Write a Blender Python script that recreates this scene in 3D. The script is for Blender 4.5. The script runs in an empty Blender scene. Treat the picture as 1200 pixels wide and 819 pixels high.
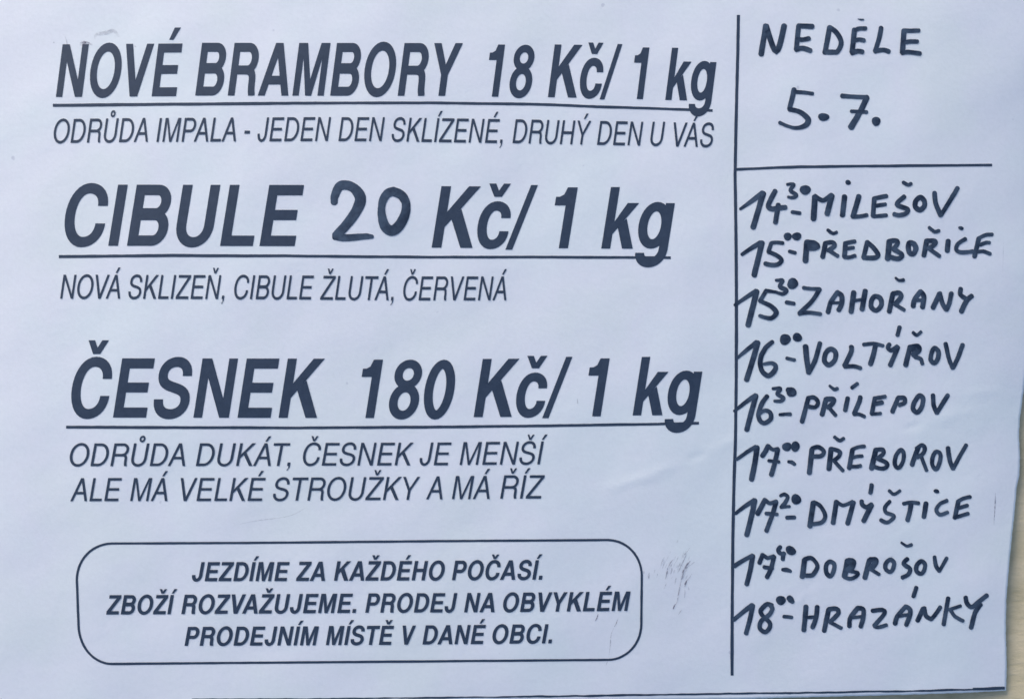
import bpy, math, random
from mathutils import Vector

sc = bpy.context.scene
R = math.radians

# ------------------------------------------------------------------ the place, in metres
# A sheet of card about 30 cm wide lies on a beige board; x to the right, y up the sheet, z off the board.
W_M = 0.300                     # metres that 1200 units of the sheet's layout take
PX = W_M / 1200.0
CAM_H = 0.42

# ------------------------------------------------------------------ camera
cam = bpy.data.cameras.new("camera")
cam.sensor_width = 36.0
cam.lens = 36.0 * CAM_H / W_M
cam.clip_start = 0.01
cam.clip_end = 50.0
cam.dof.use_dof = True
cam.dof.focus_distance = CAM_H - 0.0095
cam.dof.aperture_fstop = 5.0
camo = bpy.data.objects.new("camera", cam)
sc.collection.objects.link(camo)
camo.location = (0, 0, CAM_H)
camo.rotation_euler = (0, 0, 0)
sc.camera = camo

# ------------------------------------------------------------------ sky and sun (open shade, light from the upper left)
SUN_EL, SUN_AZ = 27.0, 124.0    # elevation; direction towards the sun, counter-clockwise from +x
w = bpy.data.worlds.new("World")
sc.world = w
w.use_nodes = True
nt = w.node_tree
bg = nt.nodes["Background"]
sky = nt.nodes.new("ShaderNodeTexSky")
sky.sky_type = 'NISHITA'
sky.sun_disc = False
sky.sun_elevation = R(SUN_EL)
sky.sun_rotation = R(90.0 - SUN_AZ)
sky.dust_density = 1.7
sky.air_density = 1.0
sky.ozone_density = 1.0
nt.links.new(sky.outputs[0], bg.inputs[0])
bg.inputs[1].default_value = 0.13
sun = bpy.data.lights.new("sun", 'SUN')
sun.energy = 1.5
sun.angle = R(35)
sun.color = (1.0, 0.95, 0.88)
suno = bpy.data.objects.new("sun", sun)
sc.collection.objects.link(suno)
d = Vector((math.cos(R(SUN_EL)) * math.cos(R(SUN_AZ)), math.cos(R(SUN_EL)) * math.sin(R(SUN_AZ)), math.sin(R(SUN_EL))))
suno.rotation_euler = d.to_track_quat('Z', 'Y').to_euler()
suno.location = d * 3
sc.view_settings.view_transform = 'Standard'
sc.view_settings.look = 'None'
sc.view_settings.exposure = 0.47
sc.view_settings.gamma = 1.0
sc.view_settings.use_curve_mapping = False

# ------------------------------------------------------------------ materials
def mat(name):
    m = bpy.data.materials.new(name)
    m.use_nodes = True
    t = m.node_tree
    return m, t, t.nodes["Principled BSDF"]

def node(t, kind, **kw):
    n = t.nodes.new(kind)
    for k, v in kw.items():
        setattr(n, k, v)
    return n

def noise(t, co, scale, detail=3.0, rough=0.5, stretch=None, rot=0.0):
    n = node(t, "ShaderNodeTexNoise")
    n.inputs["Scale"].default_value = scale
    n.inputs["Detail"].default_value = detail
    n.inputs["Roughness"].default_value = rough
    if stretch:
        mp = node(t, "ShaderNodeMapping")
        mp.inputs["Scale"].default_value = stretch
        mp.inputs["Rotation"].default_value = (0, 0, rot)
        t.links.new(co, mp.inputs[0])
        co = mp.outputs[0]
    t.links.new(co, n.inputs["Vector"])
    return n

def ramp(t, fac, stops):
    r = node(t, "ShaderNodeValToRGB")
    el = r.color_ramp.elements
    while len(el) < len(stops):
        el.new(0.5)
    for e, (p, c) in zip(el, stops):
        e.position = p
        e.color = (*c, 1) if len(c) == 3 else c
    t.links.new(fac, r.inputs[0])
    return r

def bump(t, b, height, strength, dist, prev=None):
    n = node(t, "ShaderNodeBump")
    n.inputs["Strength"].default_value = strength
    n.inputs["Distance"].default_value = dist
    t.links.new(height, n.inputs["Height"])
    if prev:
        t.links.new(prev.outputs[0], n.inputs["Normal"])
    t.links.new(n.outputs[0], b.inputs["Normal"])
    return n

def paper_mat():
    m, t, b = mat("matt_white_card")
    co = node(t, "ShaderNodeNewGeometry").outputs["Position"]
    n1 = noise(t, co, 22, 4, 0.55)
    c = ramp(t, n1.outputs[0], [(0.36, (0.742, 0.782, 0.812)), (0.5, (0.760, 0.776, 0.838)), (0.64, (0.742, 0.790, 0.828))])
    n2 = noise(t, co, 900, 4, 0.7)
    mx = node(t, "ShaderNodeMix", data_type='RGBA', blend_type='MULTIPLY')
    mx.inputs["Factor"].default_value = 0.34
    r2 = ramp(t, n2.outputs[0], [(0.25, (0.86, 0.86, 0.86)), (0.65, (1, 1, 1))])
    t.links.new(c.outputs[0], mx.inputs["A"])
    t.links.new(r2.outputs[0], mx.inputs["B"])
    # a few tiny specks of dirt
    v = noise(t, co, 260, 1, 0.4)
    sp = ramp(t, v.outputs[0], [(0.815, (1, 1, 1)), (0.845, (0.80, 0.80, 0.84))])
    mx2 = node(t, "ShaderNodeMix", data_type='RGBA', blend_type='MULTIPLY')
    mx2.inputs["Factor"].default_value = 1
    t.links.new(mx.outputs["Result"], mx2.inputs["A"])
    t.links.new(sp.outputs[0], mx2.inputs["B"])
    t.links.new(mx2.outputs["Result"], b.inputs["Base Color"])
    b.inputs["Roughness"].default_value = 0.55
    b.inputs["Specular IOR Level"].default_value = 0.35
    n3 = noise(t, co, 70, 3, 0.5)
    b1 = bump(t, b, n3.outputs[0], 0.42, 0.0007)
    bump(t, b, n2.outputs[0], 0.5, 0.00010, b1)
    return m

def ink_mat(name, lo, hi, rough, scale, var=0.5):
    m, t, b = mat(name)
    co = node(t, "ShaderNodeNewGeometry").outputs["Position"]
    n = noise(t, co, scale, 5, 0.65)
    c = ramp(t, n.outputs[0], [(0.5 - var / 2, lo), (0.5 + var / 2, hi)])
    t.links.new(c.outputs[0], b.inputs["Base Color"])
    b.inputs["Roughness"].default_value = rough
    b.inputs["Specular IOR Level"].default_value = 0.4
    bump(t, b, n.outputs[0], 0.2, 0.0001)
    return m

def board_mat():
    m, t, b = mat("beige_weathered_board")
    co = node(t, "ShaderNodeNewGeometry").outputs["Position"]
    n1 = noise(t, co, 90, 6, 0.65, (0.7, 1.1, 1), R(35))
    n2 = noise(t, co, 300, 5, 0.7, (0.35, 1.4, 1), R(-35))
    mx = node(t, "ShaderNodeMix", data_type='FLOAT')
    mx.inputs["Factor"].default_value = 0.42
    t.links.new(n1.outputs[0], mx.inputs["A"])
    t.links.new(n2.outputs[0], mx.inputs["B"])
    c = ramp(t, mx.outputs["Result"], [(0.34, (0.47, 0.40, 0.245)), (0.48, (0.60, 0.505, 0.325)), (0.62, (0.72, 0.60, 0.405))])
    t.links.new(c.outputs[0], b.inputs["Base Color"])
    b.inputs["Roughness"].default_value = 0.85
    bump(t, b, mx.outputs["Result"], 0.6, 0.0012)
    return m

def scuff_mat():
    m, t, b = mat("faint_grey_rub")
    co = node(t, "ShaderNodeNewGeometry").outputs["Position"]
    n = noise(t, co, 1500, 3, 0.7)
    b.inputs["Base Color"].default_value = (0.15, 0.14, 0.21, 1)
    b.inputs["Roughness"].default_value = 0.8
    at = node(t, "ShaderNodeAttribute", attribute_name="strength")
    r = ramp(t, n.outputs[0], [(0.32, (0.15,) * 3), (0.62, (1, 1, 1))])
    mu = node(t, "ShaderNodeMath", operation='MULTIPLY')
    t.links.new(r.outputs[0], mu.inputs[0])
    t.links.new(at.outputs["Fac"], mu.inputs[1])
    t.links.new(mu.outputs[0], b.inputs["Alpha"])
    return m

M_PAPER = paper_mat()
M_PRINT = ink_mat("printed_toner", (0.020, 0.037, 0.070), (0.034, 0.055, 0.097), 0.58, 500)
M_MARK = ink_mat("marker_ink", (0.010, 0.020, 0.044), (0.058, 0.088, 0.138), 0.42, 330, 0.40)
# more ink where a stroke starts; painted sheen lightens its left side
_t = M_MARK.node_tree
_at = node(_t, "ShaderNodeAttribute", attribute_name="strength")
_nz = next(n for n in _t.nodes if n.type == 'TEX_NOISE')
_rp = next(n for n in _t.nodes if n.type == 'VALTORGB')
_a = node(_t, "ShaderNodeMath", operation='MULTIPLY_ADD')
_a.inputs[1].default_value = -0.42
_t.links.new(_at.outputs["Fac"], _a.inputs[0])
_t.links.new(_nz.outputs[0], _a.inputs[2])
_s = node(_t, "ShaderNodeMath", operation='ADD')
_s.inputs[1].default_value = 0.27
_t.links.new(_a.outputs[0], _s.inputs[0])
_t.links.new(_s.outputs[0], _rp.inputs[0])
M_BOARD = board_mat()
M_SCUFF = scuff_mat()

# ------------------------------------------------------------------ the shape of the sheet
CREASES = [  # (x0, y0, x1, y1, height m, half width m) in layout units
    (700, 572, 800, 536, 0.00007, 0.0014), (800, 536, 822, 527, -0.00006, 0.0010), (822, 527, 870, 505, 0.00006, 0.0016),
    (742, 562, 770, 553, 0.00004, 0.0008), (1046, 503, 1075, 494, -0.00006, 0.0009), (1075, 494, 1140, 478, 0.00004, 0.0016),
    (1120, 462, 1172, 456, 0.00004, 0.0012), (936, 690, 950, 672, -0.00004, 0.0009), (925, 706, 940, 686, 0.00004, 0.0008),
]
def bump1(x, c, wdt):
    return math.exp(-((x - c) / wdt) ** 2)

def zsheet(x, y):
    """height of the sheet's upper face above the board at x, y (metres)"""
    u = (x - 0.006)
    z = 0.0133 - 0.010 * x - 0.33 * u * u - 0.36 * (y - 0.002) ** 2 + 0.02 * u * y
    z += 0.00045 * math.sin(x * 41 + 0.6) * math.cos(y * 29 + 1.1)
    z += 0.00022 * math.sin(x * 77 + y * 58 + 2.0)
    z -= 0.15 * max(0.0, -0.05 - x) ** 2 / 1.0
    # the cut right edge curls down a little and ripples
    e = max(0.0, x - 0.118)
    z -= (0.35 + 2.0 * (1 - (y / 0.1) ** 2)) * e * e
    z += 0.00012 * math.sin(x * 160 - y * 120) * math.sin(y * 95 + x * 40)
    z += e * 0.012 * math.sin(y * 75 + 0.5)
    px, py = x / PX + 600, 409.5 - y / PX
    for (ax, ay, bx, by, h, hw) in CREASES:
        if min(ax, bx) - 30 < px < max(ax, bx) + 30 and min(ay, by) - 30 < py < max(ay, by) + 30:
            dx, dy = bx - ax, by - ay
            L2 = dx * dx + dy * dy
            s = ((px - ax) * dx + (py - ay) * dy) / L2
            dist = abs((px - ax) * dy - (py - ay) * dx) / math.sqrt(L2) * PX
            if -0.3 < s < 1.3 and dist < hw * 3:
                f = max(0.0, 1 - (2 * (s - 0.5)) ** 2) if 0 <= s <= 1 else 0.0
                z += 1.8 * h * f * math.exp(-(dist / hw) ** 2)
    return z

def at(px, py, lift=0.0):
    """a point of the sheet's layout (units of 1/4 mm, seen square on) -> the point on the bowed sheet"""
    z = 0.012
    for _ in range(4):
        k = 1.0 - z / CAM_H
        x = (px - 600.0) * PX * k
        y = (409.5 - py) * PX * k
        z = zsheet(x, y)
    return (x, y, z + lift)

# ------------------------------------------------------------------ object helpers
def link(o, parent=None):
    sc.collection.objects.link(o)
    if parent is not None:
        o.parent = parent
    return o

def empty(name, parent=None, label=None):
    o = bpy.data.objects.new(name, None)
    o.empty_display_size = 0.01
    if label:
        o["label"] = label
    return link(o, parent)

def build(name, verts, faces, material, parent=None, label=None, smooth=False, attr=None):
    me = bpy.data.meshes.new(name)
    me.from_pydata(verts, [], faces)
    me.materials.append(material)
    if smooth:
        me.polygons.foreach_set("use_smooth", [True] * len(me.polygons))
    if attr:
        a = me.attributes.new("strength", 'FLOAT', 'POINT')
        a.data.foreach_set("value", attr)
    me.update()
    o = bpy.data.objects.new(name, me)
    if label:
        o["label"] = label
    return link(o, parent)

# ------------------------------------------------------------------ board and card
def make_board():
    n = 60
    S = 1.6
    vs, fs = [], []
    rnd = random.Random(3)
    for j in range(n + 1):
        for i in range(n + 1):
            x, y = (i / n - .5) * 2 * S, (j / n - .5) * 2 * S
            vs.append((x, y, 0.0003 * math.sin(x * 9 + 1) * math.sin(y * 11)))
    for j in range(n):
        for i in range(n):
            a = j * (n + 1) + i
            fs.append((a, a + 1, a + n + 2, a + n + 1))
    o = build("ground", vs, fs, M_BOARD, smooth=True)
    o["kind"] = "structure"
make_board()

RIGHT = [(-32, 1211), (200, 1210), (340, 1208), (420, 1204), (455, 1201), (475, 1198.5), (500, 1195.2), (520, 1194.2), (545, 1195.3),
         (568, 1194.6), (582, 1191.4), (610, 1189.2), (640, 1186), (665, 1183.5), (690, 1181.5), (715, 1179.5), (745, 1178.6), (775, 1179.3), (800, 1179.6), (830, 1179)]
BOTTOM = [(-12, 828), (300, 825), (600, 822), (870, 818.6), (940, 816.6), (1000, 815.2), (1060, 813.6), (1130, 811.4), (1180, 808.6), (1215, 807)]
def interp(tab, v):
    if v <= tab[0][0]:
        return tab[0][1]
    for (a, fa), (b, fb) in zip(tab, tab[1:]):
        if v <= b:
            s = (v - a) / (b - a)
            return fa + (fb - fa) * s
    return tab[-1][1]

root = empty("price_sign")
root["label"] = "white card price sign with bold printed vegetable prices and a handwritten timetable column"
root["category"] = "price sign"

def make_card():
    nx, ny = 420, 300
    T = 0.00045
    top = -32.0
    vs, fs = [], []
    rnd = random.Random(8)
    jit = [rnd.uniform(-0.25, 0.25) for _ in range(ny + 1)]
    jb = [rnd.uniform(-0.25, 0.25) for _ in range(nx + 1)]
    for side in (0, 1):
        for j in range(ny + 1):
            v = j / ny
            for i in range(nx + 1):
                u = i / nx
                # bottom edge depends on x, right edge on y
                py0 = top + (824 - top) * v
                xr = interp(RIGHT, py0) + jit[j]
                px = -12 + (xr + 12) * u
                yb = interp(BOTTOM, px) + jb[i]
                py = top + (yb - top) * v
                x, y, z = at(px, py)
                # cut fibres: slight burr at the very edge
                vs.append((x, y, z - (T if side else 0)))
    N = (nx + 1) * (ny + 1)
    for j in range(ny):
        for i in range(nx):
            a = j * (nx + 1) + i
            b, c, d2 = a + 1, a + nx + 2, a + nx + 1
            fs.append((a, d2, c, b))
            fs.append((a + N, b + N, c + N, d2 + N))
    for j in range(ny):
        a = j * (nx + 1)
        fs.append((a, a + N, a + nx + 1 + N, a + nx + 1))
        a += nx
        fs.append((a, a + nx + 1, a + nx + 1 + N, a + N))
    for i in range(nx):
        fs.append((i, i + 1, i + 1 + N, i + N))
        a = ny * (nx + 1) + i
        fs.append((a, a + N, a + 1 + N, a + 1))
    build("paper_sheet", vs, fs, M_PAPER, root, smooth=False)
    me = bpy.data.meshes["paper_sheet"]
    sm = [i < 2 * nx * ny for i in range(len(me.polygons))]
    me.polygons.foreach_set("use_smooth", sm)
    me.update()
make_card()

# ------------------------------------------------------------------ ink: patches laid on the sheet
INK = 0.00007                    # lift of the first layer
STEP = 0.000004                  # each stroke a hair above the one it crosses

class Ink:
    """collects quads given in layout units; every primitive one layer higher than the last"""
    def __init__(self, base=0):
        self.v, self.f, self.a = [], [], []
        self.layer = base
    def lift(self):
        self.layer += 1
        return INK + STEP * self.layer
    def patch(self, a, b, c, d, cell=9.0):
        h = self.lift()
        L = lambda p, q: math.hypot(p[0] - q[0], p[1] - q[1])
        nu = max(1, int(math.ceil(max(L(a, b), L(d, c)) / cell)))
        nv = max(1, int(math.ceil(max(L(a, d), L(b, c)) / cell)))
        o = len(self.v)
        for j in range(nv + 1):
            t = j / nv
            for i in range(nu + 1):
                s = i / nu
                x = (a[0] * (1 - s) + b[0] * s) * (1 - t) + (d[0] * (1 - s) + c[0] * s) * t
                y = (a[1] * (1 - s) + b[1] * s) * (1 - t) + (d[1] * (1 - s) + c[1] * s) * t
                self.v.append(at(x, y, h))
        for j in range(nv):
            for i in range(nu):
                k = o + j * (nu + 1) + i
                self.f.append((k, k + 1, k + nu + 2, k + nu + 1))
    def strip(self, left, right, closed=False, rise=0.0, attr=None, dens=None):
        h = self.lift()
        o = len(self.v)
        n = len(left)
        for i, (p, q) in enumerate(zip(left, right)):
            e = rise * i
            self.v.append(at(p[0], p[1], h + e))
            self.v.append(at(q[0], q[1], h + e))
            if attr is not None:
                self.a += [attr[i]] * 2
            if dens is not None:
                sd = 0.16 * max(-1.0, min(1.0, ((q[0] - p[0]) - 0.5 * (q[1] - p[1])) / 4.0))  # sheen painted across the stroke: left side lighter, right side darker
                self.a += [dens[i] - sd, dens[i] + sd]
        for i in range(n - 1 + (1 if closed else 0)):
            a, b = o + 2 * i, o + 2 * ((i + 1) % n)
            self.f.append((a, b, b + 1, a + 1))
    def fan(self, c, ring):
        h = self.lift()
        o = len(self.v)
        self.v.append(at(c[0], c[1], h))
        for p in ring:
            self.v.append(at(p[0], p[1], h))
        self.a += [0.85] + [0.6 + 0.3 * (p[0] > c[0]) for p in ring]  # dots get the same painted sheen on their left rim
        n = len(ring)
        for i in range(n):
            self.f.append((o, o + 1 + i, o + 1 + (i + 1) % n))
    def make(self, name, material, parent, label=None):
        # faces up
        fs = []
        for f in self.f:
            a, b, c = (self.v[k] for k in f[:3])
            cr = (b[0] - a[0]) * (c[1] - a[1]) - (b[1] - a[1]) * (c[0] - a[0])
            fs.append(f if cr > 0 else tuple(reversed(f)))
        return build(name, self.v, fs, material, parent, label, attr=self.a or None)

# ------------------------------------------------------------------ a narrow slanted grotesque, drawn here glyph by glyph
# units of 1/1000 em, capital height 718; each glyph gives quads and strips
ADV_B = dict(A=722, B=722, C=722, D=722, E=667, H=722, I=278, J=556, K=722, L=611, M=833, N=722, O=778, P=667, R=722, S=667, T=611,
             U=722, V=667, Y=667, Z=611, c=556, k=556, g=611)
BOX_B = dict(A=(20, 702), B=(76, 669), C=(44, 684), D=(76, 685), E=(76, 621), H=(71, 651), I=(64, 214), J=(22, 484), K=(87, 722),
             L=(76, 583), M=(69, 765), N=(69, 654), O=(44, 734), P=(76, 627), R=(76, 677), S=(39, 629), T=(14, 598), U=(72, 651),
             V=(19, 648), Y=(15, 653), Z=(25, 586), c=(34, 524), k=(69, 562), g=(40, 553))
ADV_R = dict(A=667, B=667, C=722, D=722, E=667, H=722, I=278, J=500, K=667, L=556, M=833, N=722, O=778, P=667, R=722, S=667, T=611,
             U=722, V=667, Y=667, Z=611)
BOX_R = dict(A=(14, 654), B=(74, 627), C=(44, 681), D=(81, 674), E=(86, 616), H=(77, 646), I=(91, 188), J=(17, 428), K=(76, 663),
             L=(76, 537), M=(73, 761), N=(76, 646), O=(39, 739), P=(86, 622), R=(88, 684), S=(49, 620), T=(14, 597), U=(79, 644),
             V=(20, 647), Y=(14, 653), Z=(23, 588))
for k_, a_, b_ in (('1', 556, (69, 378)), ('8', 556, (32, 524)), ('0', 556, (32, 524)), ('/', 278, (-33, 311)), ('.', 278, (64, 214)),
                   (',', 278, (64, 214)), ('-', 333, (27, 306))):
    ADV_B[k_], BOX_B[k_] = a_, b_
for k_, a_, b_ in (('.', 278, (87, 191)), (',', 278, (87, 191)), ('-', 333, (44, 289))):
    ADV_R[k_], BOX_R[k_] = a_, b_
ACC = {'É': 'Ea', 'Á': 'Aa', 'Í': 'Ia', 'Ý': 'Ya', 'Č': 'Cv', 'Ř': 'Rv', 'Š': 'Sv', 'Ž': 'Zv', 'Ň': 'Nv', 'Ě': 'Ev', 'Ů': 'Uo', 'č': 'cv'}
H = 718.0

def bez(p0, p1, p2, p3, n=9, first=True):
    out = []
    for i in range(0 if first else 1, n + 1):
        t = i / n
        a, b, c, d2 = (1 - t) ** 3, 3 * (1 - t) ** 2 * t, 3 * (1 - t) * t * t, t ** 3
        out.append((a * p0[0] + b * p1[0] + c * p2[0] + d2 * p3[0], a * p0[1] + b * p1[1] + c * p2[1] + d2 * p3[1]))
    return out

def quarter(p, q, horiz, k=0.58, n=9, first=True):
    """quarter arc from p to q; horiz: leaves p along x"""
    if horiz:
        c1 = (p[0] + (q[0] - p[0]) * k, p[1])
        c2 = (q[0], q[1] - (q[1] - p[1]) * k)
    else:
        c1 = (p[0], p[1] + (q[1] - p[1]) * k)
        c2 = (q[0] - (q[0] - p[0]) * k, q[1])
    return bez(p, c1, c2, q, n, first)

def pen(path, a, b, closed=False, v0=False, v1=False):
    """offset a centre line by an elliptic pen with half axes a (x) and b (y)"""
    n = len(path)
    L, Rr = [], []
    for i in range(n):
        if closed:
            p, q = path[(i - 1) % n], path[(i + 1) % n]
        else:
            p, q = path[max(0, i - 1)], path[min(n - 1, i + 1)]
        tx, ty = q[0] - p[0], q[1] - p[1]
        l = math.hypot(tx, ty) or 1
        nx, ny = -ty / l, tx / l
        s = math.sqrt((a * nx) ** 2 + (b * ny) ** 2)
        ox, oy = a * a * nx / s, b * b * ny / s
        x, y = path[i]
        L.append((x + ox, y + oy))
        Rr.append((x - ox, y - oy))
    # ends cut level, as the grotesque has them
    for on, i, j, k in ((v0, 0, 0, 1), (v1, -1, -2, -1)):
        if on:
            sg = 1 if path[k][1] > path[j][1] else -1
            L[i] = (path[i][0] - a * sg, path[i][1])
            Rr[i] = (path[i][0] + a * sg, path[i][1])
    return L, Rr

def glyph(ch, bold):
    """list of ('q', 4 points) and ('s', left, right, closed)"""
    G = []
    acc = None
    if ch in ACC:
        ch, acc = ACC[ch][0], ACC[ch][1]
    x0, x1 = (BOX_B if bold else BOX_R)[ch]
    v = 150.0 if bold else 96.0
    h = 122.0 if bold else 80.0
    O = 19.0 if bold else 16.0
    cx = (x0 + x1) / 2
    q = lambda *p: G.append(('q', p))
    rect = lambda ax, ay, bx, by: q((ax, ay), (bx, ay), (bx, by), (ax, by))
    def st(path, closed=False, a=v / 2, b=h / 2, v0=False, v1=False):
        L, Rr = pen(path, a, b, closed, v0, v1)
        G.append(('s', L, Rr, closed))
    def ring(ax, ay, bx, by, a=v / 2, b=h / 2, k=0.57):
        mx, my = (ax + bx) / 2, (ay + by) / 2
        l, r, bo, to = ax + a, bx - a, ay + b, by - b
        P = quarter((mx, to), (r, my), True, k) + quarter((r, my), (mx, bo), False, k, first=False) + \
            quarter((mx, bo), (l, my), True, k, first=False) + quarter((l, my), (mx, to), False, k, first=False)
        st(P[:-1], True, a, b)
    def bowl(xs, xr, ya, yb, rx, a=v / 2, b=h / 2):
        """D shape from the stem: top yb, bottom ya (outer)"""
        t, o, my = yb - b, ya + b, (ya + yb) / 2
        r = xr - a
        P = [(xs, t)] + quarter((xr - rx, t), (r, my), True, 0.56) + quarter((r, my), (xr - rx, o), False, 0.56, first=False) + [(xs, o)]
        st(P, False, a, b)
    if ch == 'A':
        dd = v * 1.03 if bold else v * 1.0
        a = dd * 0.54
        q((x0, 0), (x0 + dd, 0), (cx - a + dd, H), (cx - a, H))
        q((x1 - dd, 0), (x1, 0), (cx + a, H), (cx + a - dd, H))
        yb = 152 if bold else 214
        f = lambda y: x0 + dd * 0.5 + (cx - x0 - a) * y / H
        ya, yc = yb, yb + h * 0.97
        q((f(ya), ya), (2 * cx - f(ya), ya), (2 * cx - f(yc), yc), (f(yc), yc))
    elif ch == 'B':
        rect(x0, 0, x0 + v, H)
        m = 372
        bowl(x0 + v * .5, x1 - (22 if bold else 16), m - h * .42, H, 215)
        bowl(x0 + v * .5, x1, 0, m + h * .42, 225)
    elif ch in 'Cc':
        top, bot = (H + O, -O) if ch == 'C' else (546, -14)
        hi, lo = (468, 262) if ch == 'C' else (350, 196)
        if not bold:
            hi, lo = 490, 268
        b2 = h / 2 if ch == 'C' else h * .45
        a2 = v / 2 if ch == 'C' else v * .48
        l, r, my = x0 + a2, x1 - a2 - (6 if ch == 'C' else 0), (top + bot) / 2
        P = quarter((r, hi), (cx + 4, top - b2), False, .60) + quarter((cx + 4, top - b2), (l, my), True, .58, first=False) + \
            quarter((l, my), (cx + 4, bot + b2), False, .58, first=False) + quarter((cx + 4, bot + b2), (r + 4, lo), True, .60, first=False)
        st(P, False, a2, b2, True, True)
    elif ch == 'D':
        rect(x0, 0, x0 + v, H)
        bowl(x0 + v * .5, x1, 0, H, 330)
    elif ch == 'E':
        rect(x0, 0, x0 + v, H)
        rect(x0 + v * .5, H - h, x1 - 6, H)
        rect(x0 + v * .5, 0, x1, h)
        m = 366
        rect(x0 + v * .5, m - h * .5, x1 - 42, m + h * .48)
    elif ch == 'H':
        rect(x0, 0, x0 + v, H)
        rect(x1 - v, 0, x1, H)
        rect(x0 + v * .5, 310, x1 - v * .5, 310 + h)
    elif ch == 'I':
        rect(x0, 0, x1, H)
    elif ch == 'J':
        P = [(x1 - v / 2, H), (x1 - v / 2, 450)] + quarter((x1 - v / 2, 215), (cx + 5, -O + h / 2), False) + \
            quarter((cx + 5, -O + h / 2), (x0 + v / 2, 232), True, first=False)
        st(P, v1=True)
    elif ch == 'K':
        rect(x0, 0, x0 + v, H)
        xs = x0 + v - 2
        if bold:
            q((xs, 238), (xs, 415), (x1 - 205, H), (x1 - 22, H))
            q((x1 - 190, 0), (x1, 0), (xs + 218, 452), (xs + 78, 350))
        else:
            q((xs, 238), (xs, 352), (x1 - 150, H), (x1 - 22, H))
            q((x1 - 122, 0), (x1, 0), (xs + 190, 425), (xs + 110, 350))
    elif ch == 'L':
        rect(x0, 0, x0 + v, H)
        rect(x0 + v * .5, 0, x1, h)
    elif ch == 'M':
        vv = v * .93
        rect(x0, 0, x0 + vv, H)
        rect(x1 - vv, 0, x1, H)
        q((x0 + vv * .6, H), (x0 + vv * 1.42, H), (cx + v * .44, 0), (cx - v * .44, 0))
        q((x1 - vv * 1.42, H), (x1 - vv * .6, H), (cx + v * .44, 0), (cx - v * .44, 0))
    elif ch == 'N':
        vv = v * .95
        rect(x0, 0, x0 + vv, H)
        rect(x1 - vv, 0, x1, H)
        q((x0 + vv * .05, H), (x0 + vv * 1.12, H), (x1 - vv * .05, 0), (x1 - vv * 1.12, 0))
    elif ch == 'O':
        ring(x0, -O, x1, H + O)
    elif ch == 'P':
        rect(x0, 0, x0 + v, H)
        bowl(x0 + v * .5, x1, 262 if bold else 285, H, 225)
    elif ch == 'R':
        rect(x0, 0, x0 + v, H)
        yb = 288 if bold else 308
        bowl(x0 + v * .5, x1 - 22, yb, H, 230)
        a = v * .48
        xr = x1 - 22 - v * .5
        P = bez((xr - 175, yb + h * .5), (xr - 40, yb + h * .5), (xr - 14, yb), (xr - 10, 200)) + \
            bez((xr - 10, 200), (xr - 8, 120), (xr - 4, 60), (xr + 16, 26), 6, False) + [(xr + 17, 0)]
        st(P, False, a, h * .5)
    elif ch == 'S':
        a, b = v / 2, h / 2
        xl, xr = x0 + a + 14, x1 - a
        P = quarter((x1 - a - 26, 505), (cx, H + O - b), False, .62) + quarter((cx, H + O - b), (xl, 523), True, .58, first=False) + \
            bez((xl, 523), (xl, 415), (xl + 95, 392), (cx, 366), 8, False) + \
            bez((cx, 366), (xr - 95, 336), (xr, 312), (xr, 200), 8, False) + \
            quarter((xr, 200), (cx, -O + b), False, .58, first=False) + quarter((cx, -O + b), (x0 + a, 222), True, .62, first=False)
        st(P, False, a, b, True, True)
    elif ch == 'T':
        rect(x0, H - h, x1, H)
        rect(cx - v / 2, 0, cx + v / 2, H - h * .5)
    elif ch == 'U':
        P = [(x0 + v / 2, H), (x0 + v / 2, 480)] + quarter((x0 + v / 2, 245), (cx, -O + h / 2), False) + \
            quarter((cx, -O + h / 2), (x1 - v / 2, 245), True, first=False) + [(x1 - v / 2, 480), (x1 - v / 2, H)]
        st(P)
    elif ch == 'V':
        dd = v * 1.04
        a = dd * .54
        q((x0, H), (x0 + dd, H), (cx - a + dd, 0), (cx - a, 0))
        q((x1 - dd, H), (x1, H), (cx + a, 0), (cx + a - dd, 0))
    elif ch == 'Y':
        dd = v * 1.1
        rect(cx - v / 2, 0, cx + v / 2, 290)
        q((x0, H), (x0 + dd, H), (cx + v / 2, 284), (cx - v / 2, 284))
        q((x1 - dd, H), (x1, H), (cx + v / 2, 284), (cx - v / 2, 284))
    elif ch == 'Z':
        rect(x0 + 12, H - h, x1 - 8, H)
        rect(x0, 0, x1, h)
        q((x0, h * .9), (x0 + v * 1.25, h * .9), (x1 - 8, H - h * .9), (x1 - 8 - v * 1.25, H - h * .9))
    elif ch == '0':
        ring(x0, -19, x1, 710, v * .48, h * .46, .55)
    elif ch == '8':
        ring(x0 + 20, 352, x1 - 20, 710, v * .45, h * .42, .56)
        ring(x0, -19, x1, 420, v * .47, h * .44, .56)
    elif ch == '1':
        rect(x1 - v * .94, 0, x1, 710)
        xs = x1 - v * .94 + 4
        q((x0, 500), (xs, 500), (xs, 604), (x0, 600))
        q((x0 + 60, 601), (xs, 601), (xs, 652), (x0 + 122, 628))
        q((x0 + 120, 627), (xs, 640), (xs + 10, 709), (xs - 14, 709))
    elif ch == '/':
        q((x0, -19), (x0 + 105, -19), (x1, 737), (x1 - 105, 737))
    elif ch == '.':
        rect(x0, 0, x1, 146 if bold else 106)
    elif ch == ',':
        rect(x0, 0, x1, 146 if bold else 106)
        q((x0 + (x1 - x0) * .48, 4), (x1, 4), (x1 - 12, -74), (x0 + (x1 - x0) * .52, -92))
        q((x0 + (x1 - x0) * .52, -84), (x1 - 12, -68), (x0 + 38, -147), (x0, -135))
    elif ch == '-':
        rect(x0, 232, x1, 322)
    elif ch == 'k':
        rect(x0, 0, x0 + v * .93, H)
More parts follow.
